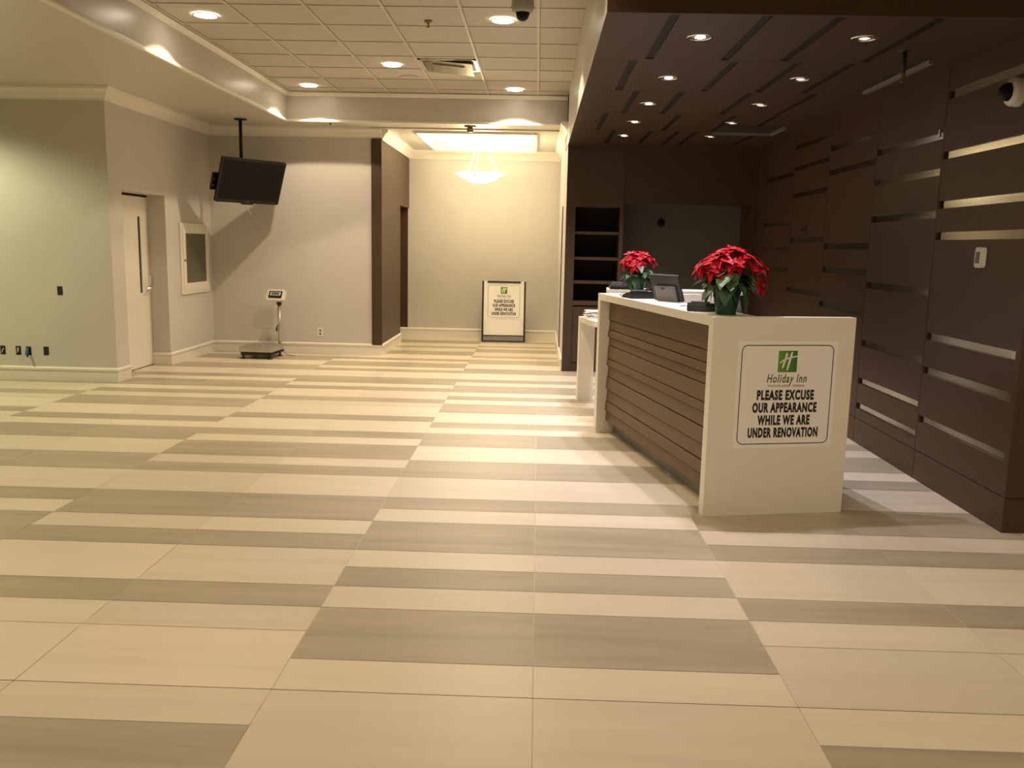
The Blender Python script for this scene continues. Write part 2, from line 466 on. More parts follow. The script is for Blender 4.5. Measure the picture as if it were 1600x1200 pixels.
# ------------------------------------------------------------------ mouldings
base = [(0, 0), (.016, 0), (.016, .10), (.012, .108), (.024, .118), (.026, .138), (.014, .15), (0, .155)]
crown = [(0, -.135), (.012, -.135), (.016, -.115), (.05, -.06), (.085, -.03), (.09, 0), (0, 0)]
def cr(z): return [(o, z+dz) for o, dz in crown]
n = 0
def base_run(name, path):
    b = MB(); b.sweep(path, base, M['trim'], -1); struct(b.build(name, M['trim']))
base_run('baseboard_left', [(BX0, YL), (XD, YL), (XD, DY0)])
base_run('baseboard_door', [(XDR, DY1), (XD, DY1), (XD, YB), (XS, YB), (XS, OY0)])
base_run('baseboard_end', [(XS-1.6, YE), (XR, YE), (XR, YK+.02)])
b = MB(); b.sweep([(BX0, YL), (XD, YL), (XD, YB), (XS, YB), (XS, YB+.0)] [:4], cr(ZS-.001), M['trim'], -1)
struct(b.build('trim_3', M['trim']))
b = MB(); b.sweep([(XS, YB-.0), (XS, YE), (XR, YE), (XR, YK+.1)], cr(ZA-.001), M['trim'], -1)
struct(b.build('trim_4', M['trim']))
b = MB()   # small moulding round the tile ceiling
b.sweep([(XL, .6), (XL, YF), (XR-.004, YF)], [(0, ZT-.045), (.012, ZT-.045), (.035, ZT-.012), (.04, ZT), (0, ZT)], M['trim'], -1)
struct(b.build('trim_5', M['trim']))
b = MB()   # bead at the bottom of the recess
b.sweep([(XL, .6), (XL, YF), (XR-.004, YF)], [(-.03, ZS-.001), (-.03, ZS-.02), (.008, ZS-.02), (.014, ZS-.008), (.008, ZS+.012), (0, ZS+.012)], M['trim'], -1)
struct(b.build('trim_6', M['trim']))

# ------------------------------------------------------------------ door in the recess
d = struct(link(bpy.data.objects.new('door_1', None))); d.location = (XDR, (DY0+DY1)/2, 0)
def rel(o): return o
b = MB(); w = DY1-DY0
# slab with a narrow vertical light; local x = into room, y along wall
sy0, sy1, sz0, sz1 = .28, .345, .90, 1.80
b.box((-.05, -w/2+.004, .012), (0, sy0, 2.03), M['trim']); b.box((-.05, sy1, .012), (0, w/2-.004, 2.03), M['trim'])
b.box((-.05, sy0, .012), (0, sy1, sz0), M['trim']); b.box((-.05, sy0, sz1), (0, sy1, 2.03), M['trim'])
b.build('slab', M['trim'], d)
b = MB(); b.box((-.03, sy0-.002, sz0-.002), (-.012, sy1+.002, sz1+.002), M['dark']); b.build('glass_slit', M['dark'], d)
b = MB(); b.box((-.07, -w/2-.03, 0), (-.052, w/2+.03, 2.08), M['gap']); b.build('door_stop', M['gap'], d)
b = MB(); b.box((-.05, -w/2-.001, 2.033), (.0, w/2+.001, 2.06), M['gap']); b.build('head_gap', M['gap'], d)
b = MB(); b.lathe([(0, 0), (.028, 0), (.028, .008), (.012, .012), (.011, .05), (0, .05)], M['chrome'], 20, Matrix.Translation((0, w/2-.075, .945)) @ Matrix.Rotation(PI/2, 4, 'Y'))
b.tube([(.045, w/2-.075, .945), (.05, w/2-.10, .945), (.048, w/2-.19, .94)], .009, M['chrome'])
b.box((0, w/2-.03, .97), (.03, w/2-.012, 1.10), M['chrome'], .004)
b.build('door_handle', M['chrome'], d)

# ------------------------------------------------------------------ framed hatch
h = thing('wall_hatch', 'white framed glass hatch on the wall between the white door and the corner', 'hatch', (XD, 11.47, 1.30))
b = MB(); fw, fh = .47, .45; tck = .022
for (a0, a1, c0, c1) in ((-fw, fw, fh-.115, fh), (-fw, fw, -fh, -fh+.125), (-fw, -fw+.13, -fh+.125, fh-.115), (fw-.12, fw, -fh+.125, fh-.115)):
    b.box((0, a0, c0), (tck, a1, c1), M['trim'])
b.build('frame', M['trim'], h)
b = MB()
for (a0, a1, c0, c1) in ((-fw+.05, fw-.05, fh-.13, fh-.03), (-fw+.05, fw-.05, -fh+.035, -fh+.14), (-fw+.05, -fw+.14, -fh+.14, fh-.13), (fw-.13, fw-.05, -fh+.14, fh-.13)):
    b.box((tck, a0, c0), (tck+.009, a1, c1), M['trim'])
b.build('hatch_door', M['trim'], h)
b = MB(); b.box((.005, -fw+.14, -fh+.14), (tck+.004, fw-.13, fh-.13), M['glassg']); b.build('glass', M['glassg'], h)
b = MB(); b.lathe([(0, 0), (.012, 0), (.012, .015), (0, .015)], M['bronze'], 12, Matrix.Translation((tck+.009, -fw+.085, -.02)) @ Matrix.Rotation(PI/2, 4, 'Y')); b.build('lock', M['bronze'], h)

# ------------------------------------------------------------------ outlets on the left wall
def wallbox_hole(x, z, label, kind):
    t = thing('electrical_box', label, 'outlet box', (x, YL, z), group=None)
    b = MB(); w_, h_ = .028, .047
    b.box((-w_, -.003, -h_), (w_, .0, -h_+.006), M['blackm']); b.box((-w_, -.003, h_-.006), (w_, 0, h_), M['blackm'])
    b.box((-w_, -.003, -h_), (-w_+.005, 0, h_), M['blackm']); b.box((w_-.005, -.003, -h_), (w_, 0, h_), M['blackm'])
    b.build('box_rim', M['blackm'], t)
    b = MB(); b.box((-w_+.004, -.0015, -h_+.004), (w_-.004, -.0002, h_-.004), M['dark']); b.build('box_back', M['dark'], t)
    if kind:
        b = MB()
        if kind == 'w': b.tube([(-.012, -.002, .03), (-.008, -.012, .0), (-.014, -.01, -.03)], .006, M['copper'], 8); b.tube([(.0, -.002, .03), (.004, -.01, .0), (-.006, -.008, -.02)], .004, M['cream'], 8); b.build('wiring', M['copper'], t)
        if kind == 'blue': b.tube([(-.004, -.004, .03), (0, -.03, .01), (.004, -.05, -.025), (.02, -.06, -.06)], [.012, .018, .016, .008], M['blue'], 10); b.build('wiring', M['blue'], t)
        if kind == 'x': b.tube([(-.014, -.002, -.03), (.0, -.012, 0), (.012, -.006, .02)], .004, M['cream'], 8); b.build('wiring', M['cream'], t)
    return t
wallbox_hole(-5.10, .975, 'dark open switch box at mid height on the left wall', '')
wallbox_hole(-5.29, .322, 'open outlet box low on the left wall, nearest the door corner', '')
wallbox_hole(-5.483, .318, 'low outlet box on the left wall with a blue cable end poking out', 'blue')
wallbox_hole(-5.595, .322, 'low outlet box with tan wires, just left of the blue cable box', 'w')
wallbox_hole(-5.765, .322, 'low outlet box at the left edge of the photo', 'x')

# scale wall outlet and clear sheet
t = thing('wall_outlet', 'white duplex power outlet low on the wall right of the scale', 'outlet', (-3.02, YB, .30))
b = MB(); b.box((-.04, -.006, -.06), (.04, 0, .06), M['white'], .003); b.build('cover_plate', M['white'], t)
b = MB()
for z in (-.022, .022): b.box((-.014, -.008, z-.012), (.014, -.005, z+.012), M['grey'], .002)
b.build('sockets', M['grey'], t)
o = MB().box((-4.12, YB-.006, .335), (-3.68, YB-.001, .665), M['sheet']).build('clear_sheet', M['sheet'])
tag(o, 'faint pale square sheet fixed to the wall behind the scale', 'sheet')

# ------------------------------------------------------------------ downlights
def spot(name, par, loc, e, col, size, blend, rad=.05, rot=(0, 0, 0)):
    l = bpy.data.lights.new(name, 'SPOT'); l.energy = e; l.color = col; l.spot_size = math.radians(size); l.spot_blend = blend; l.shadow_soft_size = rad
    o = link(bpy.data.objects.new(name, l)); o.location = loc; o.rotation_euler = rot
    if par is not None: o.parent = par
    return o
WARM = (1, .80, .57); COOL = (1, .93, 1.08)
def downlight_proto():
    t = thing('ceiling_light', 'x', 'ceiling light')
    b = MB(); b.lathe([(.092, -.001), (.094, -.005), (.100, -.005), (.104, -.002), (.104, .002)], M['tbar'], 32); b.build('trim_ring', M['tbar'], t)
    b = MB(); b.lathe([(0, -.0045), (.05, -.005), (.093, -.003)], M['lens'], 32); b.build('lens', M['lens'], t)
    return t
proto = downlight_proto()
warm = [
 (-2.862, 7.70, 'square-looking glowing downlight at top left of the tile ceiling, nearest the camera'),
 (-.345, 7.73, 'bright round downlight in the tile ceiling beside the ceiling dome camera'),
 (-1.602, 9.65, 'round downlight in the tile ceiling just left of the open air vent'),
 (-2.836, 10.97, 'downlight in the far left corner of the tile ceiling'),
 (-.33, 11.02, 'downlight at the far end of the tile ceiling, right of the air vent'),
]
hidden = [(-2.86, 4.5), (-.35, 4.5), (-.35, 6.2), (-2.86, 1.4), (-.35, 1.4), (-1.6, 3.0), (2.2, 3.1), (2.2, 1.2), (4.6, 3.0), (4.6, 1.2)]  # unseen lamps: some continue the ceiling spacing, others added to brighten the room
EW = 88
for i, (x, y, lab) in enumerate(warm):
    o = proto if i == 0 else copy_tree(proto)
    o.location = (x, y, ZT); o['label'] = lab; o['group'] = 'downlights in the tile ceiling'
    spot('lamp', o, (0, 0, -.012), EW*.75, WARM, 119, .12, .04); spot('lamp', o, (0, 0, -.012), EW*.45, WARM, 84, 1, .04)
for k, (x, y) in enumerate(hidden):
    spot('unseen_lamp', None, (x, y, ZT-.012), EW*(.42 if y > 6 else .72 if y > 2 else .85), WARM, 104 if y > 6 else 119 if y > 2 else 155, .3, .06)
# light on the near left wall, outside the frame
spot('wall_lamp', None, (-6.5, 8.0, ZS-.02), 250, (.95, .95, .56), 150, .4, .08)
spot('wall_lamp', None, (-6.4, 5.0, ZS-.02), 90, (1, .86, .52), 150, .4, .08)

# canopy downlights
ct = thing('canopy_light', 'x', 'ceiling light')
b = MB(); b.lathe([(.060, .004), (.060, -.003), (.074, -.005), (.078, -.001), (.078, .001)], M['chrome'], 32); b.build('trim_ring', M['chrome'], ct)
b = MB(); b.lathe([(.060, .001), (.045, -.0005), (.030, -.0015)], M['refl'], 32); b.build('reflector', M['refl'], ct)
b = MB(); b.lathe([(0, -.006), (.02, -.005), (.031, -.001)], M['lensc'], 24); b.build('bulb', M['lensc'], ct)
cy = [5.36, 6.60, 7.75, 8.85, 9.92]
names = ['first', 'second', 'third', 'fourth', 'fifth']
for i, y in enumerate(cy):
    o = ct if i == 0 else copy_tree(ct)
    o.location = (.91, y, ZB)
    o['label'] = 'bright canopy downlight over the desk side, %s from the camera in the left row' % names[i]
    o['group'] = 'lit downlights in the left row of the brown canopy'
for i, y in enumerate(cy):
    o = copy_tree(ct); o.location = (1.845, y-.03, ZB)
    for c in o.children:
        if c.name.startswith('bulb'):
            c.data = c.data.copy(); c.data.materials.clear(); c.data.materials.append(M['lensd'])
    o['label'] = 'dim downlight near the brown wall, %s from the camera in the right row' % names[i]
    o['group'] = 'dim downlights in the right row of the brown canopy'
for i, o in enumerate([x for x in COL.objects if x.name.startswith('canopy_light')]):
    if 'bright' in o['label']: spot('lamp', o, (0, 0, -.012), 128, COOL, 104, .7, .03)

# ------------------------------------------------------------------ ceiling fittings
t = thing('air_vent', 'metal framed air vent with its panel hanging open in the tile ceiling', 'vent', (-.985, 9.63, ZT))
b = MB(); hx, hy = .30, .30
for a in ((-hx, -hy, -.004, hx, -hy+.03, .006), (-hx, hy-.03, -.004, hx, hy, .006), (-hx, -hy, -.004, -hx+.03, hy, .006), (hx-.03, -hy, -.004, hx, hy, .006)): b.box(a[:3], a[3:], M['steel'])
b.build('frame', M['steel'], t)
b = MB(); b.box((-hx+.03, -hy+.03, .0), (hx-.03, hy-.03, .004), M['blackm']); b.build('duct_opening', M['blackm'], t)
b = MB(); mt = Matrix.Translation((.0, .0, -.03)) @ Matrix.Rotation(math.radians(-5), 4, 'X') @ Matrix.Rotation(math.radians(5), 4, 'Y')
b.box((-.25, -.24, -.003), (.25, .2, .003), M['ventm'], .001, mt); b.box((-.17, -.13, -.012), (.17, .10, -.003), M['ventm'], .002, mt)
b.build('vent_plate', M['steel'], t)

t = thing('ceiling_sprinkler', 'small bronze sprinkler head alone in a ceiling tile', 'sprinkler', (-.985, 7.80, ZT))
MB().lathe([(0, -.008), (.03, -.008), (.035, -.002), (.035, 0)], M['bronze'], 20).build('escutcheon', M['bronze'], t)
MB().lathe([(0, -.05), (.016, -.048), (.016, -.044), (.006, -.04), (.008, -.008)], M['bronze'], 14).build('sprinkler_head', M['bronze'], t)
t = thing('ceiling_speaker', 'faint round flush speaker grille in a far ceiling tile', 'speaker', (-1.52, 10.35, ZT+.006))
MB().lathe([(.085, 0), (.09, -.006), (.105, -.006), (.11, 0)], M['tile'], 32).build('rim', M['tile'], t)
MB().lathe([(0, -.002), (.085, -.002)], M['tile'], 32).build('grille', M['tile'], t)
t = thing('smoke_detector', 'bronze coloured detector hanging below the ceiling edge before the pendant lamp', 'detector', (-.925, 11.72, ZS))
MB().lathe([(0, -.02), (.075, -.018), (.08, -.004), (.08, 0)], M['bronze'], 24).build('detector_base', M['bronze'], t)
MB().lathe([(0, -.085), (.04, -.08), (.045, -.05), (.035, -.02)], M['bronze'], 20).build('detector_head', M['bronze'], t)
t = thing('ceiling_hook', 'tiny dark fitting in the soffit above the television wall', 'fitting', (-2.74, 11.66, ZS))
MB().lathe([(0, -.03), (.01, -.028), (.012, 0)], M['bronze'], 10).build('fitting_pin', M['bronze'], t)

t = thing('dome_camera', 'white dome security camera hanging from the tile ceiling at the top edge', 'camera', (-.165, 7.03, ZT))
MB().lathe([(0, 0), (.085, 0), (.085, -.05), (.088, -.06), (.088, -.075), (.08, -.10), (.058, -.112), (.055, -.112)], mat('camera_housing', (.34, .32, .26), .45), 32).build('housing', None, t)
MB().lathe([(.055, -.11), (.052, -.13), (.04, -.155), (.02, -.17), (0, -.173)], M['screen'], 28).build('dome', M['screen'], t)

# alcove downlights
for i, (x, y, lab) in enumerate(((-1.93, 14.35, 'small unlit downlight left of the glowing ceiling tray'), (.12, 14.3, 'small unlit downlight right of the glowing ceiling tray'))):
    t = thing('small_downlight', lab, 'ceiling light', (x, y, ZA), group='small unlit downlights beside the ceiling tray')
    MB().lathe([(.035, -.001), (.04, -.006), (.05, -.004), (.052, 0)], M['trim'], 20).build('trim_ring', M['trim'], t)
    MB().lathe([(0, -.001), (.035, -.001)], M['grey'], 20).build('lens', M['grey'], t)

# pendant bowl lamp
t = thing('pendant_lamp', 'glowing alabaster bowl lamp hanging on rods below the ceiling tray', 'lamp', (-.872, 13.0, ZA+.24))
zb = 2.575-(ZA+.24)
MB().lathe([(0, 0), (.07, 0), (.065, -.03), (.02, -.05), (0, -.05)], M['cream'], 24).build('canopy_rose', M['cream'], t)
b = MB(); b.tube([(0, 0, -.05), (0, 0, -.2)], .012, M['cream']); b.lathe([(0, -.16), (.03, -.175), (.03, -.2), (0, -.215)], M['cream'], 16)
for k in range(3):
    a = math.radians(20+120*k); b.tube([(.015*math.cos(a), .015*math.sin(a), -.19), (.255*math.cos(a), .255*math.sin(a), zb+.015)], .006, M['cream'])
b.build('rods', M['cream'], t)
R_ = .355
MB().lathe([(0, zb-.135), (.10, zb-.13), (.20, zb-.095), (.29, zb-.045), (R_, zb), (R_-.01, zb+.006), (.28, zb-.035), (.19, zb-.082), (.1, zb-.117), (0, zb-.122)], M['bowl'], 48).build('bowl', M['bowl'], t)
for k in range(3):
    a = math.radians(20+120*k); b = MB(); b.lathe([(0, -.012), (.012, -.008), (.012, .008), (0, .012)], M['bronze'], 10, Matrix.Translation((.30*math.cos(a), .30*math.sin(a), zb-.045)))
    b.build('clip', M['bronze'], t)
for dx in (-.12, .12):
    l = bpy.data.lights.new('lamp', 'POINT'); l.energy = 50; l.color = (1, .82, .52); l.shadow_soft_size = .06
    o = link(bpy.data.objects.new('lamp', l)); o.location = (dx, 0, zb-.045); o.parent = t
# unseen area light added inside the tray to brighten its ceiling
for (x, y, sx, sy) in ((-.885, 13.26, 1.3, 1.8),):
    l = bpy.data.lights.new('tray_fill', 'AREA'); l.shape = 'RECTANGLE'; l.size = sx; l.size_y = sy; l.energy = 60; l.color = (1, .88, .66)
    o = link(bpy.data.objects.new('tray_fill', l)); o.location = (x, y, ZA+.05); o.rotation_euler = (PI, 0, 0)

# ------------------------------------------------------------------ television on ceiling pole
t = thing('television', 'black flat television tilted down from a ceiling pole mount', 'television', (-3.855, 11.46, ZS))
a, tl_ = .913, .37
c = Vector((-3.716, 11.414, 2.293))-Vector((-3.855, 11.46, ZS))
u = Vector((math.cos(a), math.sin(a), 0)); nn = Vector((math.sin(a)*math.cos(tl_), -math.cos(a)*math.cos(tl_), -math.sin(tl_)))
v = nn.cross(u).normalized()
if v.z < 0: v = -v
RM = Matrix((u, v, nn)).transposed().to_4x4(); RM.translation = c
w_, h_ = .476, .29
def rrect(w, h, r, n=6):
    p = []
    for cx, cy_, a0 in ((w-r, h-r, 0), (-w+r, h-r, 90), (-w+r, -h+r, 180), (w-r, -h+r, 270)):
        for k in range(n+1):
            q = math.radians(a0+90*k/n); p.append((cx+r*math.cos(q), cy_+r*math.sin(q)))
    return p
b = MB(); b.prism(rrect(w_, h_, .025), -.03, 0, M['black'], RM, 0); b.prism(rrect(w_-.05, h_-.04, .05), -.075, -.03, M['black'], RM)
b.prism(rrect(.09, .012, .01), -.02, .003, M['black'], RM @ Matrix.Translation((0, -h_-.006, 0)))
b.build('casing', M['black'], t)
b = MB(); b.box((-w_+.028, -h_+.045, -.002), (w_-.028, h_-.03, .0015), M['screen'], 0, RM); b.build('screen', M['screen'], t)
b = MB(); b.box((-.022, -h_+.016, 0), (.022, -h_+.024, .002), M['grey'], 0, RM); b.build('badge', M['grey'], t)
b = MB(); b.lathe([(0, 0), (.085, 0), (.08, -.012), (.025, -.02), (.022, -.03)], M['black'], 28); b.build('ceiling_plate', M['black'], t)
b = MB(); b.tube([(0, 0, -.02), (0, 0, c.z+.12)], .021, M['black'], 16); b.build('pole', M['black'], t)
b = MB(); b.tube([(0, 0, c.z+.15), (0, 0, c.z-.1)], .03, M['black'], 12)
b.box((-.2, -.12, -.10), (.2, .12, -.076), M['black'], .003, RM); b.box((-w_-.04, -.16, -.10), (-w_+.10, .06, -.07), M['black'], .003, RM)
b.box((-.03, -.05, -.16), (.03, .05, -.09), M['black'], .003, RM); b.build('bracket', M['black'], t)
for dy in (-.02, -.1):
    b = MB(); b.box((-w_-.025, dy-.006, -.069), (-w_+.0, dy+.006, -.066), M['steel'], 0, RM); b.build('bracket_screw', M['steel'], t)
b = MB(); p0 = RM @ Vector((-.02, -h_-.01, -.04)); b.tube([p0, p0+Vector((.03, 0, -.05)), p0+Vector((.07, .0, -.12)), p0+Vector((.085, 0, -.15))], [.004, .004, .004, .009], M['wirew'], 8); b.build('hanging_cable', M['wirew'], t)

# ------------------------------------------------------------------ platform scale
t = thing('platform_scale', 'electronic platform scale with steel pan and display on a column', 'scale', (-3.68, 11.56, 0), (0, 0, math.radians(-3)))
px0, px1, py0, py1 = -.225, .225, -.24, .24
b = MB(); b.box((px0, py0, .095), (px1, py1, .165), M['steel'], .008); b.build('weighing_pan', M['steel'], t)
b = MB(); b.box((px0+.02, py0+.02, .05), (px1-.02, py1-.02, .096), M['blackm'], .004); b.build('base_frame', M['blackm'], t)
for sx in (px0+.045, px1-.045):
    for sy in (py0+.045, py1-.045):
        MB().lathe([(0, 0), (.032, 0), (.034, .012), (.014, .02), (.012, .055), (0, .055)], M['blackm'], 16, Matrix.Translation((sx, sy, 0))).build('foot', M['blackm'], t)
cxx, cyy = .155, py1+.035
b = MB(); b.box((cxx-.05, py1-.01, .055), (cxx+.05, cyy+.03, .075), M['blackm'], .003); b.build('column_bracket', M['blackm'], t)
b = MB(); b.tube([(cxx, cyy, .06), (cxx, cyy, .70)], .022, M['steel'], 16); b.build('column', M['steel'], t)
b = MB(); b.lathe([(0, 0), (.034, 0), (.034, .05), (0, .05)], M['blackm'], 16, Matrix.Translation((cxx, cyy, .69))); b.build('collar', M['blackm'], t)
hm = Matrix.Translation((cxx-.03, cyy-.02, .815)) @ Matrix.Rotation(math.radians(-8), 4, 'Z') @ Matrix.Rotation(math.radians(62), 4, 'X')
b = MB(); b.prism(rrect(.125, .078, .018), -.03, .03, M['cream'], hm, .003); b.build('display_head', M['cream'], t)
b = MB(); b.prism(rrect(.098, .052, .01), .0302, .0335, M['blackm'], hm); b.build('display_bezel', M['blackm'], t)
b = MB(); b.box((-.075, -.012, .0336), (.075, .036, .036), M['white'], 0, hm); b.box((-.06, -.004, .036), (.06, .03, .037), M['lcd'], 0, hm); b.build('display', M['lcd'], t)
b = MB(); b.tube([(cxx-.022, cyy-.02, .42), (cxx-.035, cyy-.03, .36), (cxx-.03, cyy-.03, .33)], [.006, .012, .01], M['blackm'], 8); b.build('clamp_knob', M['blackm'], t); b = MB()
b.tube([(cxx+.03, cyy, .12), (px1+.02, py1-.03, .03), (px1+.05, py1+.02, .006), (px1+.17, py1-.05, .004)], .004, M['grey'], 6); b.build('power_cable', M['grey'], t)

# ------------------------------------------------------------------ text helper
SPC = 1.16
def text_mesh(parent, s, size, m, mat4, name='lettering', xs=1, off=0, shear=0, align='CENTER', ext=.0004):
    cu = bpy.data.curves.new('txt', 'FONT'); cu.body = s; cu.size = size; cu.align_x = align; cu.align_y = 'CENTER'
    cu.offset = off; cu.extrude = ext; cu.shear = shear; cu.resolution_u = 3; cu.space_character = SPC
    o = bpy.data.objects.new('txt', cu); COL.objects.link(o)
    bpy.context.view_layer.update()
    me = bpy.data.meshes.new_from_object(o.evaluated_get(bpy.context.evaluated_depsgraph_get()))
    bpy.data.objects.remove(o); bpy.data.curves.remove(cu)
    me.materials.clear(); me.materials.append(m)
    me.transform(mat4 @ Matrix.Diagonal((xs, 1, 1, 1)))
    r = link(bpy.data.objects.new(name, me)); r.parent = parent; return r
def textw(s, size, off=0):
    cu = bpy.data.curves.new('txt', 'FONT'); cu.body = s; cu.size = size; cu.offset = off; cu.space_character = SPC
    o = bpy.data.objects.new('txt', cu); COL.objects.link(o); bpy.context.view_layer.update()
    w = o.dimensions.x; bpy.data.objects.remove(o); bpy.data.curves.remove(cu); return w
def sign_face(par, W, H, F, lines_w, thick_border=True):
    """printed board in the local XY plane, facing +Z; F places it; W,H board size"""
    b = MB(); b.box((-W/2, -H/2, -.004), (W/2, H/2, 0), M['signw'], 0, F); brd = b.build('sign_board', M['signw'], par)
    b = MB(); w, h, r = W/2*.925, H/2*.93, .024*W/.4; lw = .0032*W/.4
    o_ = rrect(w, h, r); i_ = rrect(w-lw, h-lw, r-lw)
    n = len(o_)
    for k in range(n):
        j = (k+1) % n
        b.face([F @ Vector((*o_[k], .0006)), F @ Vector((*o_[j], .0006)), F @ Vector((*i_[j], .0006)), F @ Vector((*i_[k], .0006))], M['ink'])
    b.build('border_line', M['ink'], par)
    q = W/2*.19; cy_ = H*.312
    b = MB(); b.box((-q, cy_-q*1.06, 0), (q, cy_+q*1.06, .0006), M['logo'], 0, F); b.build('logo_square', M['logo'], par)
    # script H strokes
    b = MB()
    def stroke(pts, ws):
        for (p0, p1), (w0, w1) in zip(zip(pts, pts[1:]), zip(ws, ws[1:])):
            p0 = Vector(p0)*q; p1 = Vector(p1)*q; d = (p1-p0).normalized(); nn_ = Vector((-d.y, d.x))
            b.face([F @ Vector((*(p0+nn_*w0*q+Vector((0, cy_))), .0011)), F @ Vector((*(p0-nn_*w0*q+Vector((0, cy_))), .0011)), F @ Vector((*(p1-nn_*w1*q+Vector((0, cy_))), .0011)), F @ Vector((*(p1+nn_*w1*q+Vector((0, cy_))), .0011))], M['signw'])
    stroke([(-.12, .82), (-.22, .35), (-.42, -.3), (-.52, -.68)], [.10, .10, .09, .06])
    stroke([(.42, .92), (.26, .3), (.1, -.35), (-.02, -.9)], [.09, .11, .10, .07])
    stroke([(-.86, -.18), (-.55, .05), (-.2, .24), (.3, .38), (.7, .46), (1.0, .52)], [.04, .06, .07, .07, .06, .07])
    b.build('logo_letter', M['signw'], par)
    k = W/.4
    nm = 'Holiday Inn'; s_ = .045*k; tw = textw(nm, s_, .0008*k)
    text_mesh(par, nm, s_, M['oliv'], F @ Matrix.Translation((0, H*.150, .0006)), 'brand_lettering', W*.395/tw, .0008*k, .22)
    sm = 'VANCOUVER AIRPORT - RICHMOND'; s_ = .0115*k; tw = textw(sm, s_)
    text_mesh(par, sm, s_, M['oliv'], F @ Matrix.Translation((0, H*.084, .0006)), 'small_lettering', W*.37/tw)
    for i, (ln, ww) in enumerate(lines_w):
        s_ = .0485*k; tw = textw(ln, s_, .0026*k)
        text_mesh(par, ln, s_, M['ink'], F @ Matrix.Translation((0, H*(-.006-.118*i), .0006)), 'message_lettering', W*ww/tw, .0026*k)
LN = [('PLEASE EXCUSE', .575), ('OUR APPEARANCE', .65), ('WHILE WE ARE', .53), ('UNDER RENOVATION', .71)]

# ------------------------------------------------------------------ reception desk
AD = math.radians(11.8)
desk = thing('reception_desk', 'white waterfall-sided reception desk with brown horizontal slats along its front', 'desk', (1.003, 4.975, 0), (0, 0, AD))
# local: x = across (0 front face .. .885 back), y = along (0 near .. 2.41 far)
DL, DW, DH = 2.41, .885, 1.176
b = MB(); b.box((0, 0, 0), (DW, .065, DH), M['desk'], .002); b.build('end_panel', M['desk'], desk)
b = MB(); b.box((0, DL-.065, 0), (DW, DL, DH), M['desk'], .002); b.build('end_panel', M['desk'], desk)
b = MB(); b.box((0, .0652, DH-.055), (.295, DL-.0652, DH), M['desk'], .002); b.build('ledge_top', M['desk'], desk)
b = MB(); b.box((.16, .066, .0), (.18, DL-.066, .105), M['kick']); b.build('kick_plate', M['kick'], desk)
SL = [1.12, .955, .875, .815, .745, .635, .575, .48, .375, .275, .19, .105]
dep = [.085, .088, .08, .09, .083, .078, .09, .08, .088, .078, .086]
for i, (z1, z0) in enumerate(zip(SL, SL[1:])):
    b = MB(); x = dep[i]
    b.prism([(x+.004, z1-.0015), (x, z1-.005), (x-.005, z0+.007), (x+.002, z0+.002), (.15, z0+.002), (.15, z1-.0015)], 0, 1, M['slat'],
            Matrix(((1, 0, 0, 0), (0, 0, DL-.132, .066), (0, 1, 0, 0), (0, 0, 0, 1))))
    b.build('slat', M['slat'], desk)
b = MB(); b.box((.15, .066, .1), (.17, DL-.066, 1.12), M['gap']); b.build('front_backing', M['gap'], desk)
b = MB(); b.box((.3, .066, .72), (DW, DL-.066, .76), M['desk'], .002); b.build('work_surface', M['desk'], desk)
b = MB(); b.box((.17, .066, .1), (.295, DL-.066, .72), M['lam']); b.box((.275, .066, .76), (.295, DL-.066, 1.12), M['desk']); b.build('inner_back', M['lam'], desk)
# notice on the near end panel
Fs = Matrix.Translation((.5, -.0045, .80)) @ Matrix.Rotation(PI/2, 4, 'X') @ Matrix.Rotation(math.radians(.0), 4, 'Z')
sg = thing('notice_sign', 'large white renovation notice with green logo square on the near desk end', 'sign', (1.003+.470*math.cos(AD), 4.975+.470*math.sin(AD), .7235), (0, 0, AD))
SGC = (0, 0); SGW, SGH = .622, .630
sign_face(sg, SGW, SGH, Matrix.Translation((SGC[0], -.0002, SGC[1])) @ Matrix.Rotation(PI/2, 4, 'X'), LN)

# lower desk further back
o = thing('low_desk', 'lower white desk section just behind the slatted reception desk', 'desk', (.437, 8.80, 0), (0, 0, AD))
LDH = .86
MB().box((0, 0, 0), (.16, .06, LDH), M['desk'], .002).build('end_panel', M['desk'], o)
MB().box((.0, -.56, LDH-.055), (.16, -.0005, LDH), M['desk'], .002).build('top', M['desk'], o)
# back counter
o = thing('back_counter', 'plain white counter block standing behind the reception desk', 'counter', (.615, 7.72, 0), (0, 0, math.radians(-3)))
MB().box((0, 0, 0), (1.20, .05, 1.19), M['desk'], .002).build('front_panel', M['desk'], o)
MB().box((.0, .0505, 1.145), (1.20, .38, 1.19), M['desk'], .002).build('top', M['desk'], o)
MB().box((1.16, .0505, 0), (1.20, .38, 1.144), M['desk'], .002).build('side_panel', M['desk'], o)
MB().box((0, .0505, 0), (.04, .38, 1.144), M['desk'], .002).build('side_panel', M['desk'], o)

def desk_pt(x, y, z=DH):
    return (1.003+x*math.cos(AD)-y*math.sin(AD), 4.975+x*math.sin(AD)+y*math.cos(AD), z)

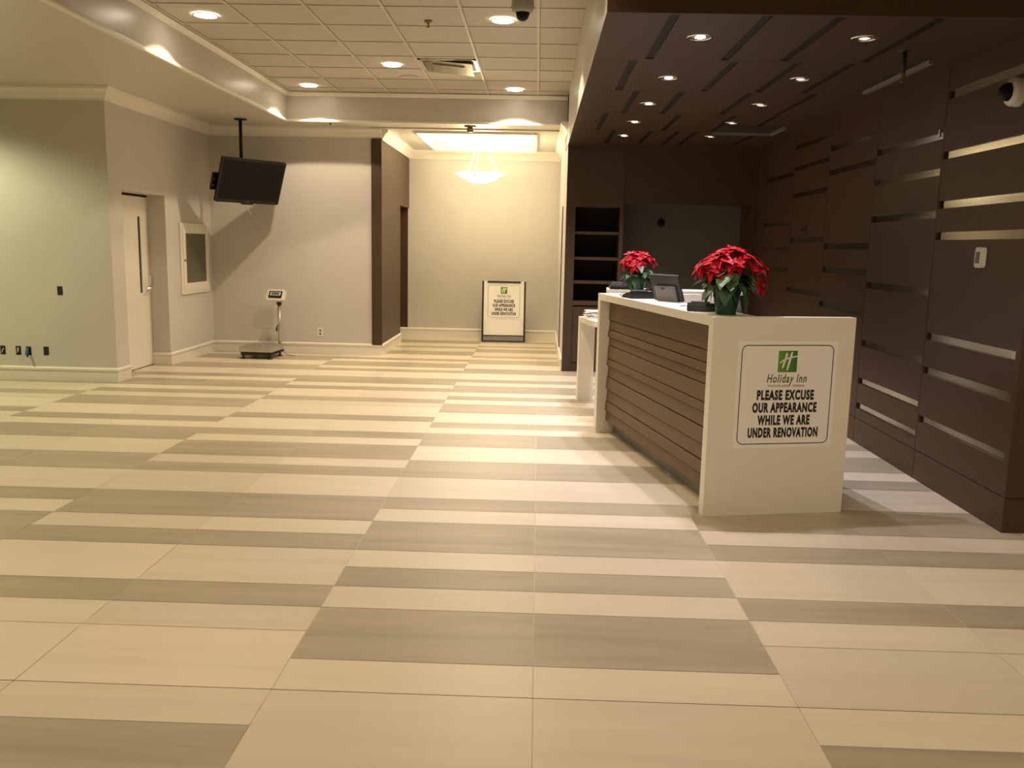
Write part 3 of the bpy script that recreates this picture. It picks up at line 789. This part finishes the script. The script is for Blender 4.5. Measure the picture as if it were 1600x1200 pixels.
# ------------------------------------------------------------------ things on the desk
def leaf_bm(L_, W_, fold=.25, droop=.3, tip=.0, seed=0):
    rnd = random.Random(seed); t = bmesh.new(); n = 7; rows_ = []
    for i in range(n+1):
        s = i/n; w = W_*math.sin(PI*min(1, s**.8))**.8*(1-.25*s) if 0 < i < n else 0
        if i == n: w = 0
        x = L_*s; z = -droop*L_*s*s+rnd.uniform(-.01, .01)*L_
        row = []
        for k in (-1, -.5, 0, .5, 1):
            row.append(t.verts.new((x, k*w, z+abs(k)*w*fold+(rnd.uniform(-.08, .08)*w))))
        rows_.append(row)
    for i in range(n):
        for k in range(4):
            try: 
                f = t.faces.new([rows_[i][k], rows_[i+1][k], rows_[i+1][k+1], rows_[i][k+1]]); f.smooth = True
            except ValueError: pass
    bmesh.ops.remove_doubles(t, verts=t.verts, dist=1e-5)
    return t
def poinsettia(label, loc, heads, leaves, pr, ph, seed, extra=()):
    t = thing('poinsettia', label, 'potted plant', loc)
    R = random.Random(seed)
    # foil wrapped pot with crinkled flared rim
    b = MB(); n = 40; prof = [(pr*.68, 0), (pr*.70, .004), (pr*.8, ph*.4), (pr*.92, ph*.75), (pr*1.12, ph*1.0), (pr*1.28, ph*1.13)]
    tb = bmesh.new(); rings = []
    for j, (r, z) in enumerate(prof):
        ring = []
        for k in range(n):
            a_ = 2*PI*k/n; cr_ = (j/len(prof))**2*.06
            rr = r*(1+cr_*math.sin(a_*9+seed)+cr_*.8*R.uniform(-1, 1)); ring.append(tb.verts.new((rr*math.cos(a_), rr*math.sin(a_), z+(cr_*.12*math.sin(a_*7)*ph*2 if j > 3 else 0))))
        rings.append(ring)
    for j in range(len(rings)-1):
        for k in range(n):
            f = tb.faces.new([rings[j][k], rings[j][(k+1) % n], rings[j+1][(k+1) % n], rings[j+1][k]]); f.smooth = True
    tb.faces.new(rings[0][::-1])
    b.merge(tb, M['wrap']); b.build('foil_wrap', M['wrap'], t)
    MB().lathe([(0, ph*.9), (pr*.9, ph*.9)], M['soil'], 20).build('soil', M['soil'], t)
    b = MB()
    for (x, y, z, tx, ty, s) in heads:
        b.tube([(x*.15, y*.15, ph*.85), (x*.6, y*.6, (ph+z)/2), (x, y, z)], .004, M['leaf'], 6)
    b.build('stems', M['leaf'], t)
    b = MB()
    for (x, y, z, az, el, L_, W_) in leaves:
        mt = Matrix.Translation((x, y, z)) @ Matrix.Rotation(az, 4, 'Z') @ Matrix.Rotation(-el, 4, 'Y')
        b.merge(leaf_bm(L_, W_, .2, .45, seed=R.randint(0, 999)), M['leaf2'] if R.random() < .12 else M['leaf'], mt)
    b.build('foliage', M['leaf'], t, recalc=False)
    for (x, y, z, tx, ty, s) in heads:
        b = MB()
        hm_ = Matrix.Translation((x, y, z)) @ Matrix.Rotation(tx, 4, 'X') @ Matrix.Rotation(ty, 4, 'Y')
        for ring_, (cnt, L_, el) in enumerate(((6, 1.0, -.08), (5, .78, .22), (4, .48, .55))):
            for k in range(cnt):
                az = 2*PI*k/cnt+ring_*.5+R.uniform(-.25, .25)
                mt = hm_ @ Matrix.Rotation(az, 4, 'Z') @ Matrix.Rotation(-(el+R.uniform(-.15, .15)), 4, 'Y') @ Matrix.Translation((.004, 0, ring_*.004))
                LL = s*L_*R.uniform(.85, 1.12)
                b.merge(leaf_bm(LL, LL*.27, .22, R.uniform(.15, .45), seed=R.randint(0, 9999)), M['red'], mt)
        for k in range(5):
            a_ = 2*PI*k/5; b.lathe([(0, .012), (.004, .008), (.004, 0), (0, -.002)], M['leaf2'], 6, hm_ @ Matrix.Translation((.007*math.cos(a_), .007*math.sin(a_), .008)))
        b.build('flower', M['red'], t, recalc=False)
    return t
def ringleaves(n_, r, z, L_, W_, seed, el=-.2):
    R = random.Random(seed); o = []
    for k in range(n_):
        az = 2*PI*k/n_+R.uniform(-.3, .3)
        rr = r*R.uniform(.3, 1.1)
        o.append((rr*math.cos(az), rr*math.sin(az), z+R.uniform(-.035, .05), az, el+R.uniform(-.5, .45), L_*R.uniform(.8, 1.2), W_*R.uniform(.8, 1.2)))
    return o
heads1 = [(-.06, -.01, .335, .15, -.35, .115), (.02, .02, .37, .3, .1, .11), (.10, -.02, .335, .3, .5, .115), (-.16, -.03, .275, .3, -.9, .105), (.195, -.02, .27, .3, 1.0, .115), (.01, -.07, .30, .75, .0, .09), (-.05, .1, .335, -.5, -.2, .095), (.1, .1, .33, -.5, .3, .095), (-.11, -.08, .255, .9, -.6, .085), (.185, -.06, .175, 1.2, .9, .06)]
poinsettia('larger red poinsettia in green foil on the near corner of the desk', desk_pt(.145, .17), heads1,
           ringleaves(30, .10, .225, .12, .044, 3)+ringleaves(18, .07, .20, .14, .05, 5, -.5), .084, .165, 3)
heads2 = [(-.05, 0, .32, .35, -.25, .10), (.05, -.02, .315, .35, .35, .09), (.0, -.05, .29, .8, .0, .09), (-.1, -.02, .27, .4, -.8, .085), (.11, 0, .275, .3, .7, .085), (0, .06, .33, -.3, 0, .09), (-.03, -.09, .24, .9, -.2, .08)]
poinsettia('smaller red poinsettia in green foil at the far end of the desk', desk_pt(.225, 2.08), heads2,
           ringleaves(24, .07, .20, .105, .036, 11)+ringleaves(12, .06, .18, .115, .04, 12, -.5), .070, .15, 9)

def phone(label, loc, rz, m_, grp=None):
    t = thing('desk_phone', label, 'telephone', loc, (0, 0, rz))
    W = Matrix(((1, 0, 0, 0), (0, 0, 1, 0), (0, 1, 0, 0), (0, 0, 0, 1)))
    b = MB(); b.prism([(-.09, 0), (.09, 0), (.095, .03), (.085, .055), (-.08, .026), (-.092, .018)], -.10, .10, m_, Matrix.Rotation(0, 4, 'Z') @ Matrix(((0, 0, 1, 0), (1, 0, 0, 0), (0, 1, 0, 0), (0, 0, 0, 1))), .004); b.build('phone_body', m_, t)
    b = MB(); b.tube([(-.078, -.085, .042), (-.078, -.03, .062), (-.078, .03, .070), (-.078, .088, .072)], [.02, .012, .012, .02], m_, 12); b.build('handset', m_, t)
    b = MB(); b.box((-.03, .02, .047), (.08, .075, .062), M['lcd'], .002, Matrix.Rotation(.0, 4, 'X')); b.build('display', M['lcd'], t)
    b = MB()
    for i in range(4):
        for j in range(3): b.box((-.02+j*.028, -.07+i*.02, .03+i*.0035), (-.004+j*.028, -.058+i*.02, .037+i*.0035), M['grey'])
    b.build('keypad', M['grey'], t)
    return t
phone('black desk phone on the desk ledge in front of the smaller poinsettia', desk_pt(.13, 1.74), AD+math.radians(185), M['black'])
phone('black desk phone on the back counter, furthest from the camera', (.74, 7.82, 1.19), math.radians(180), M['black'])
phone('grey desk phone lying behind the larger poinsettia', desk_pt(.13, .44), AD+math.radians(150), M['dgrey'])
o = MB(); z = DH+.003; p = [desk_pt(.06, 1.72, z), desk_pt(.02, 1.80, z), desk_pt(.03, 1.9, z+.012), desk_pt(.07, 1.93, z+.03), desk_pt(.10, 1.86, z+.028), desk_pt(.10, 1.75, z+.01)]
o.tube(p, .002, M['blackm'], 6); o = o.build('phone_cord', M['blackm']); tag(o, 'thin looped black cord at the far corner of the desk ledge', 'cable')

# monitor seen from behind
t = thing('monitor', 'black touch monitor seen from behind, leaning on the desk ledge', 'monitor', desk_pt(.24, 1.36), (0, 0, AD))
# frame of the screen: x along the ledge, y up, z towards the visitors (rear)
mm = Matrix.Rotation(math.radians(26), 4, 'Z') @ Matrix.Rotation(math.radians(-22), 4, 'Y') @ Matrix(((0, 0, -1, 0), (1, 0, 0, 0), (0, 1, 0, .108), (0, 0, 0, 1)))
b = MB(); b.box((-.14, -.10, -.008), (.14, .10, .010), M['dgrey'], .004, mm); b.build('casing', M['dgrey'], t)
b = MB(); b.box((-.10, -.095, .010), (.09, .02, .035), M['grey'], .008, mm); b.box((-.01, .0, .0345), (.02, .014, .038), M['blackm'], 0, mm); b.build('rear_housing', M['grey'], t)
b = MB(); b.box((-.13, -.09, -.0095), (.13, .09, -.0082), M['screen'], 0, mm); b.build('screen', M['screen'], t)
b = MB(); b.box((-.03, -.08, 0), (.05, .08, .012), M['dgrey'], .003, Matrix.Rotation(math.radians(26), 4, 'Z')); b.build('stand', M['dgrey'], t)
t = thing('monitor', 'dark monitor on the work surface hidden behind the larger poinsettia', 'monitor', desk_pt(.47, .46, .76), (0, 0, AD+math.radians(72)))
b = MB(); b.box((-.16, -.012, .25), (.16, .012, .53), M['blackm'], .004, Matrix.Rotation(math.radians(-12), 4, 'X')); b.build('casing', M['blackm'], t)
b = MB(); b.box((-.08, -.06, 0), (.08, .10, .012), M['blackm'], .003); b.box((-.02, .03, .01), (.02, .06, .36), M['blackm']); b.build('stand', M['blackm'], t)
# small clear holders
for lab, pt, s in (('small clear acrylic card holder left of the monitor', desk_pt(.24, 1.50), 1), ('clear acrylic holder standing behind the larger poinsettia', desk_pt(.255, .72), 1.3)):
    t = thing('card_holder', lab, 'card holder', pt, (0, 0, AD))
    MB().box((-.03*s, -.004, 0), (.03*s, 0, .055*s), M['sheet']).build('back_plate', M['sheet'], t)
    MB().box((-.03*s, -.03, 0), (.03*s, -.0045, .004), M['sheet']).build('foot', M['sheet'], t)
    MB().box((-.03*s, -.033, 0), (.03*s, -.0305, .02*s), M['sheet']).build('front_lip', M['sheet'], t)
o = MB(); o.tube([desk_pt(.22, 1.62, z), desk_pt(.25, 1.5, z+.005), desk_pt(.2, 1.38, z+.01), desk_pt(.24, 1.3, z)], .003, M['black'], 6); tag(o.build('monitor_cable', M['black']), 'black cable lying between the desk phone and the monitor', 'cable')
o = MB(); o.tube([desk_pt(.2, .95, z), desk_pt(.1, .80, z+.003), desk_pt(.16, .70, z+.01), desk_pt(.09, .62, z+.004), desk_pt(.13, .55, z+.01)], .0018, M['blackm'], 6); tag(o.build('keyring_cable', M['blackm']), 'thin dark wire lying on the ledge beside the grey phone', 'cable')
o = MB().box((-.10, -.07, 0), (.10, .07, .004), M['paper']).build('paper_sheet', M['paper']); o.location = desk_pt(.11, .235, DH+.0005); o.rotation_euler = (0, 0, AD+.15); tag(o, 'white paper lying on the ledge beside the larger poinsettia pot', 'paper')

# paper pile on the low desk
for k in range(7):
    o = MB().box((-.07, -.11, 0), (.07, .11, .0085), M['paper'], .0005).build('brochure_pad', M['paper'])
    o.location = (.565+.004*((k*37) % 5-2), 8.66+.01*((k*13) % 3-1), LDH+.0005+k*.011); o.rotation_euler = (0, 0, AD+.13*(((k*7) % 5)-2))
    tag(o, ('white pad of paper on the low desk, %s of its pile' % ['bottom one', 'second from the bottom', 'third from the bottom', 'middle one', 'third from the top', 'second from the top', 'top one'][k]), 'paper pad', 'paper pads piled on the low desk')

# ------------------------------------------------------------------ floor sign in a black frame
t = thing('floor_sign', 'black framed floor-standing notice board against the far wall', 'sign', (-.535, 14.14, 0), (0, 0, math.radians(2)))
tilt = math.radians(-7)
FM = Matrix.Rotation(tilt, 4, 'X')
fw, fh, ft = .355, .985, .03
b = MB()
b.box((-fw, -.015, 0), (-fw+ft, .015, fh), M['blackm'], .002, FM); b.box((fw-ft, -.015, 0), (fw, .015, fh), M['blackm'], .002, FM)
b.box((-fw+ft, -.015, fh-.028), (fw-ft, .015, fh), M['blackm'], 0, FM); b.box((-fw+ft, -.015, 0), (fw-ft, .015, .02), M['blackm'], 0, FM)
b.build('frame', M['blackm'], t)
b = MB(); b.box((-fw+ft, -.004, .11), (fw-ft, .006, fh-.028), M['signw'], 0, FM); b.build('backing_board', M['signw'], t)
b = MB(); b.box((-fw+ft, -.012, .095), (fw-ft, .008, .110), M['blackm'], 0, FM); b.box((-fw+ft, -.006, .02), (fw-ft, .006, .095), M['signfoot'], 0, FM); b.build('kick_panel', M['signfoot'], t)
b = MB()
for sx in (-fw+ft, fw-ft-.055): b.box((sx, -.017, .3), (sx+.055, -.0135, fh-.0), M['signw'], 0, FM)
b.build('white_tabs', M['signw'], t)
b = MB()
for sx in (-fw, fw-.03): b.box((sx, 0, 0), (sx+.03, .02, .95), M['blackm'], .002, Matrix.Translation((0, .34, 0)) @ Matrix.Rotation(math.radians(13), 4, 'X'))
b.build('rear_leg', M['blackm'], t)
SF = FM @ Matrix.Translation((0, -.0095, .66)) @ Matrix.Rotation(PI/2, 4, 'X')
sign_face(t, .56, .565, SF, LN)

# ------------------------------------------------------------------ bookcase by the passage
t = thing('bookcase', 'tall dark brown built-in bookcase with empty shelves beside the white passage wall', 'bookcase', (.435, YK, 0))
sx1 = .60; dpt = .42
MB().box((-.104, -.002, 0), (-.0, .005, ZB-.002), M['lamv']).build('face_stile', M['lamv'], t)
b = MB(); b.box((0, -.0, 0), (.012, dpt, ZB-.002), M['lamv']); b.build('side_panel', M['lamv'], t)
b = MB(); b.box((sx1-.045, -.0, 0), (sx1, dpt, ZB-.002), M['lamv']); b.build('side_panel', M['lamv'], t)
b = MB(); b.box((.012, 0, 2.04), (sx1-.045, dpt, ZB-.002), M['lamv']); b.build('header_panel', M['lamv'], t)
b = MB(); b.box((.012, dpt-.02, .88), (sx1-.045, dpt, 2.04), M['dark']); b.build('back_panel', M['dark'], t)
for zz in (1.725, 1.413, 1.12):
    b = MB(); b.box((.013, .03, zz-.018), (sx1-.046, dpt-.021, zz+.018), M['lamv']); b.build('shelf', M['lamv'], t)
b = MB(); b.box((.012, 0, .835), (sx1-.045, dpt, .885), M['lamv'], .002); b.build('counter_top', M['lamv'], t)
b = MB(); b.box((.016, -.0, .12), (sx1-.05, .02, .815), M['lamv'], .002); b.build('door', M['lamv'], t)
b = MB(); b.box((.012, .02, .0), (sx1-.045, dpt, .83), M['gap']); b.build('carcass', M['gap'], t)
b = MB(); b.box((.012, .01, 0), (sx1-.045, .02, .11), M['lamv']); b.build('plinth', M['lamv'], t)
# door edge in the passage wall
o = struct(link(bpy.data.objects.new('door_2', None))); o.location = (XR, 12.3, 0)
MB().box((-.012, -.05, .02), (-.0005, .0, 2.1), M['gap']).build('edge_gap', M['gap'], o)
MB().box((-.006, .0, .02), (-.0005, .9, 2.1), M['wall']).build('slab', M['wall'], o)

# ------------------------------------------------------------------ fittings on the brown wall
t = thing('thermostat', 'white wall thermostat with grey display on the brown wall', 'thermostat', (XW, 5.36, 1.538))
RW = Matrix(((0, 0, -1, 0), (-1, 0, 0, 0), (0, 1, 0, 0), (0, 0, 0, 1)))  # local x -> -Y (towards camera side), y -> Z, z -> -X
def pillow(w, h, r, bulge=.006):
    p = []
    for (x, y) in rrect(w, h, r, 4): p.append((x*(1-bulge/w*(abs(y)/h)**2*2), y*(1+bulge/h*(1-(abs(x)/w)**2))))
    return p
MB().prism(pillow(.048, .058, .012), 0, .026, M['white'], RW, .002).build('housing', M['white'], t)
MB().prism(pillow(.046, .058, .012), .0262, .032, M['white'], RW, .002).build('front_cover', M['white'], t)
MB().box((-.024, -.034, .032), (.026, .034, .0332), M['lcd'], 0, RW).build('display', M['lcd'], t)
t = thing('wall_camera', 'white dome security camera on the brown wall at the right edge', 'camera', (XW, 5.13, 2.452))
RC = Matrix.Rotation(-PI/2, 4, 'Y')
MB().lathe([(0, 0), (.078, 0), (.080, .02), (.076, .03), (.078, .045), (.072, .06), (.052, .068), (.05, .068)], M['white'], 36, RC).build('housing', M['white'], t)
MB().lathe([(.05, .066), (.049, .085), (.038, .105), (.02, .118), (0, .122)], M['screen'], 28, RC).build('dome', M['screen'], t)
t = thing('dome_camera', 'small black dome camera on the dark wall behind the poinsettias', 'camera', (1.56, YK+.5, 1.875))
RC2 = Matrix.Rotation(PI/2, 4, 'X')
MB().lathe([(0, 0), (.05, 0), (.052, .02), (.045, .03), (.036, .03)], M['blackm'], 24, RC2).build('housing', M['blackm'], t)
MB().lathe([(.036, .03), (.03, .05), (.015, .062), (0, .065)], M['screen'], 20, RC2).build('dome', M['screen'], t)
t = thing('door_lever', 'small dark lever handle on the brown wall behind the desk', 'handle', (XW, 8.90, 1.765))
b = MB(); b.box((-.006, -.012, -.05), (0, .012, .05), M['blackm'], .002); b.build('back_plate', M['blackm'], t)
b = MB(); b.tube([(-.006, 0, 0), (-.04, 0, 0), (-.045, .02, -.002), (-.04, .16, -.012)], .007, M['blackm'], 8); b.build('lever', M['blackm'], t)
# sprinkler pipe below the canopy
t = thing('canopy_sprinkler', 'black sprinkler drop pipe hanging from the brown canopy', 'sprinkler', (2.20, 5.63, ZB))
MB().lathe([(0, -.004), (.032, -.004), (.036, 0)], M['blackm'], 20).build('escutcheon', M['blackm'], t)
MB().tube([(0, 0, 0), (0, 0, -.13)], .012, M['blackm'], 12).build('drop_pipe', M['blackm'], t)
MB().lathe([(0, -.185), (.018, -.183), (.018, -.178), (.007, -.17), (.012, -.15), (.014, -.13)], M['bronze'], 14).build('sprinkler_head', M['bronze'], t)
# canopy air grilles with pale metal lips
def grille(name, label, x0, x1, y0, y1, lips):
    t = thing(name, label, 'vent', ((x0+x1)/2, (y0+y1)/2, ZB))
    hx_, hy_ = (x1-x0)/2, (y1-y0)/2
    MB().box((-hx_, -hy_, -.003), (hx_, hy_, -.0005), M['dark']).build('opening', M['dark'], t)
    for s in lips:
        b = MB()
        if s == 'far': b.box((-hx_, hy_-.03, -.028), (hx_, hy_, -.003), M['refl2'])
        if s == 'right': b.box((hx_-.03, -hy_, -.028), (hx_, hy_-.031, -.003), M['refl2'])
        b.build('metal_lip', M['refl2'], t)
M['refl2'] = mat('galvanised_lip', (.26, .24, .20), .5, metal=.4)
grille('canopy_vent', 'dark ceiling opening with pale metal edges around the fourth dim downlight', 1.80, 2.42, 9.0, 9.52, ('far', 'right'))
grille('canopy_vent', 'long narrow ceiling slot with pale metal edge beside the sprinkler pipe', 2.40, 2.47, 5.85, 7.03, ('right',))
# small reflective catch on the wall seam
o = MB().box((-.012, -.012, -.025), (0, .012, .025), M['chrome'], .002).build('metal_catch', M['chrome']); o.location = (XW, 6.09, 2.35)
tag(o, 'tiny shiny metal catch high on the brown wall between two panels', 'catch')

# ------------------------------------------------------------------ camera
F_, yaw, pit, rol = 1364.29, -2.6532e-2, 1.57008e-1, -2.10066e-2
f = Vector((math.sin(yaw)*math.cos(pit), math.cos(yaw)*math.cos(pit), -math.sin(pit)))
r0 = Vector((math.cos(yaw), -math.sin(yaw), 0)); d0 = f.cross(r0)
r = r0*math.cos(rol)+d0*math.sin(rol); dn = -r0*math.sin(rol)+d0*math.cos(rol)
cam = bpy.data.cameras.new('camera'); cam.sensor_width = 36; cam.lens = F_/1600*36; cam.clip_start = .05; cam.clip_end = 100
co = link(bpy.data.objects.new('camera', cam))
mw = Matrix((r, -dn, -f)).transposed().to_4x4(); mw.translation = (0, 0, 1.55); co.matrix_world = mw
SC.camera = co
# ------------------------------------------------------------------ world and view
w = bpy.data.worlds.new('world'); w.use_nodes = True; SC.world = w
w.node_tree.nodes['Background'].inputs[0].default_value = (1, .85, .65, 1); w.node_tree.nodes['Background'].inputs[1].default_value = .02
SC.view_settings.view_transform = 'Standard'; SC.view_settings.look = 'None'; SC.view_settings.gamma = 1
SC.view_settings.use_curve_mapping = False
SC.view_settings.exposure = 0.0
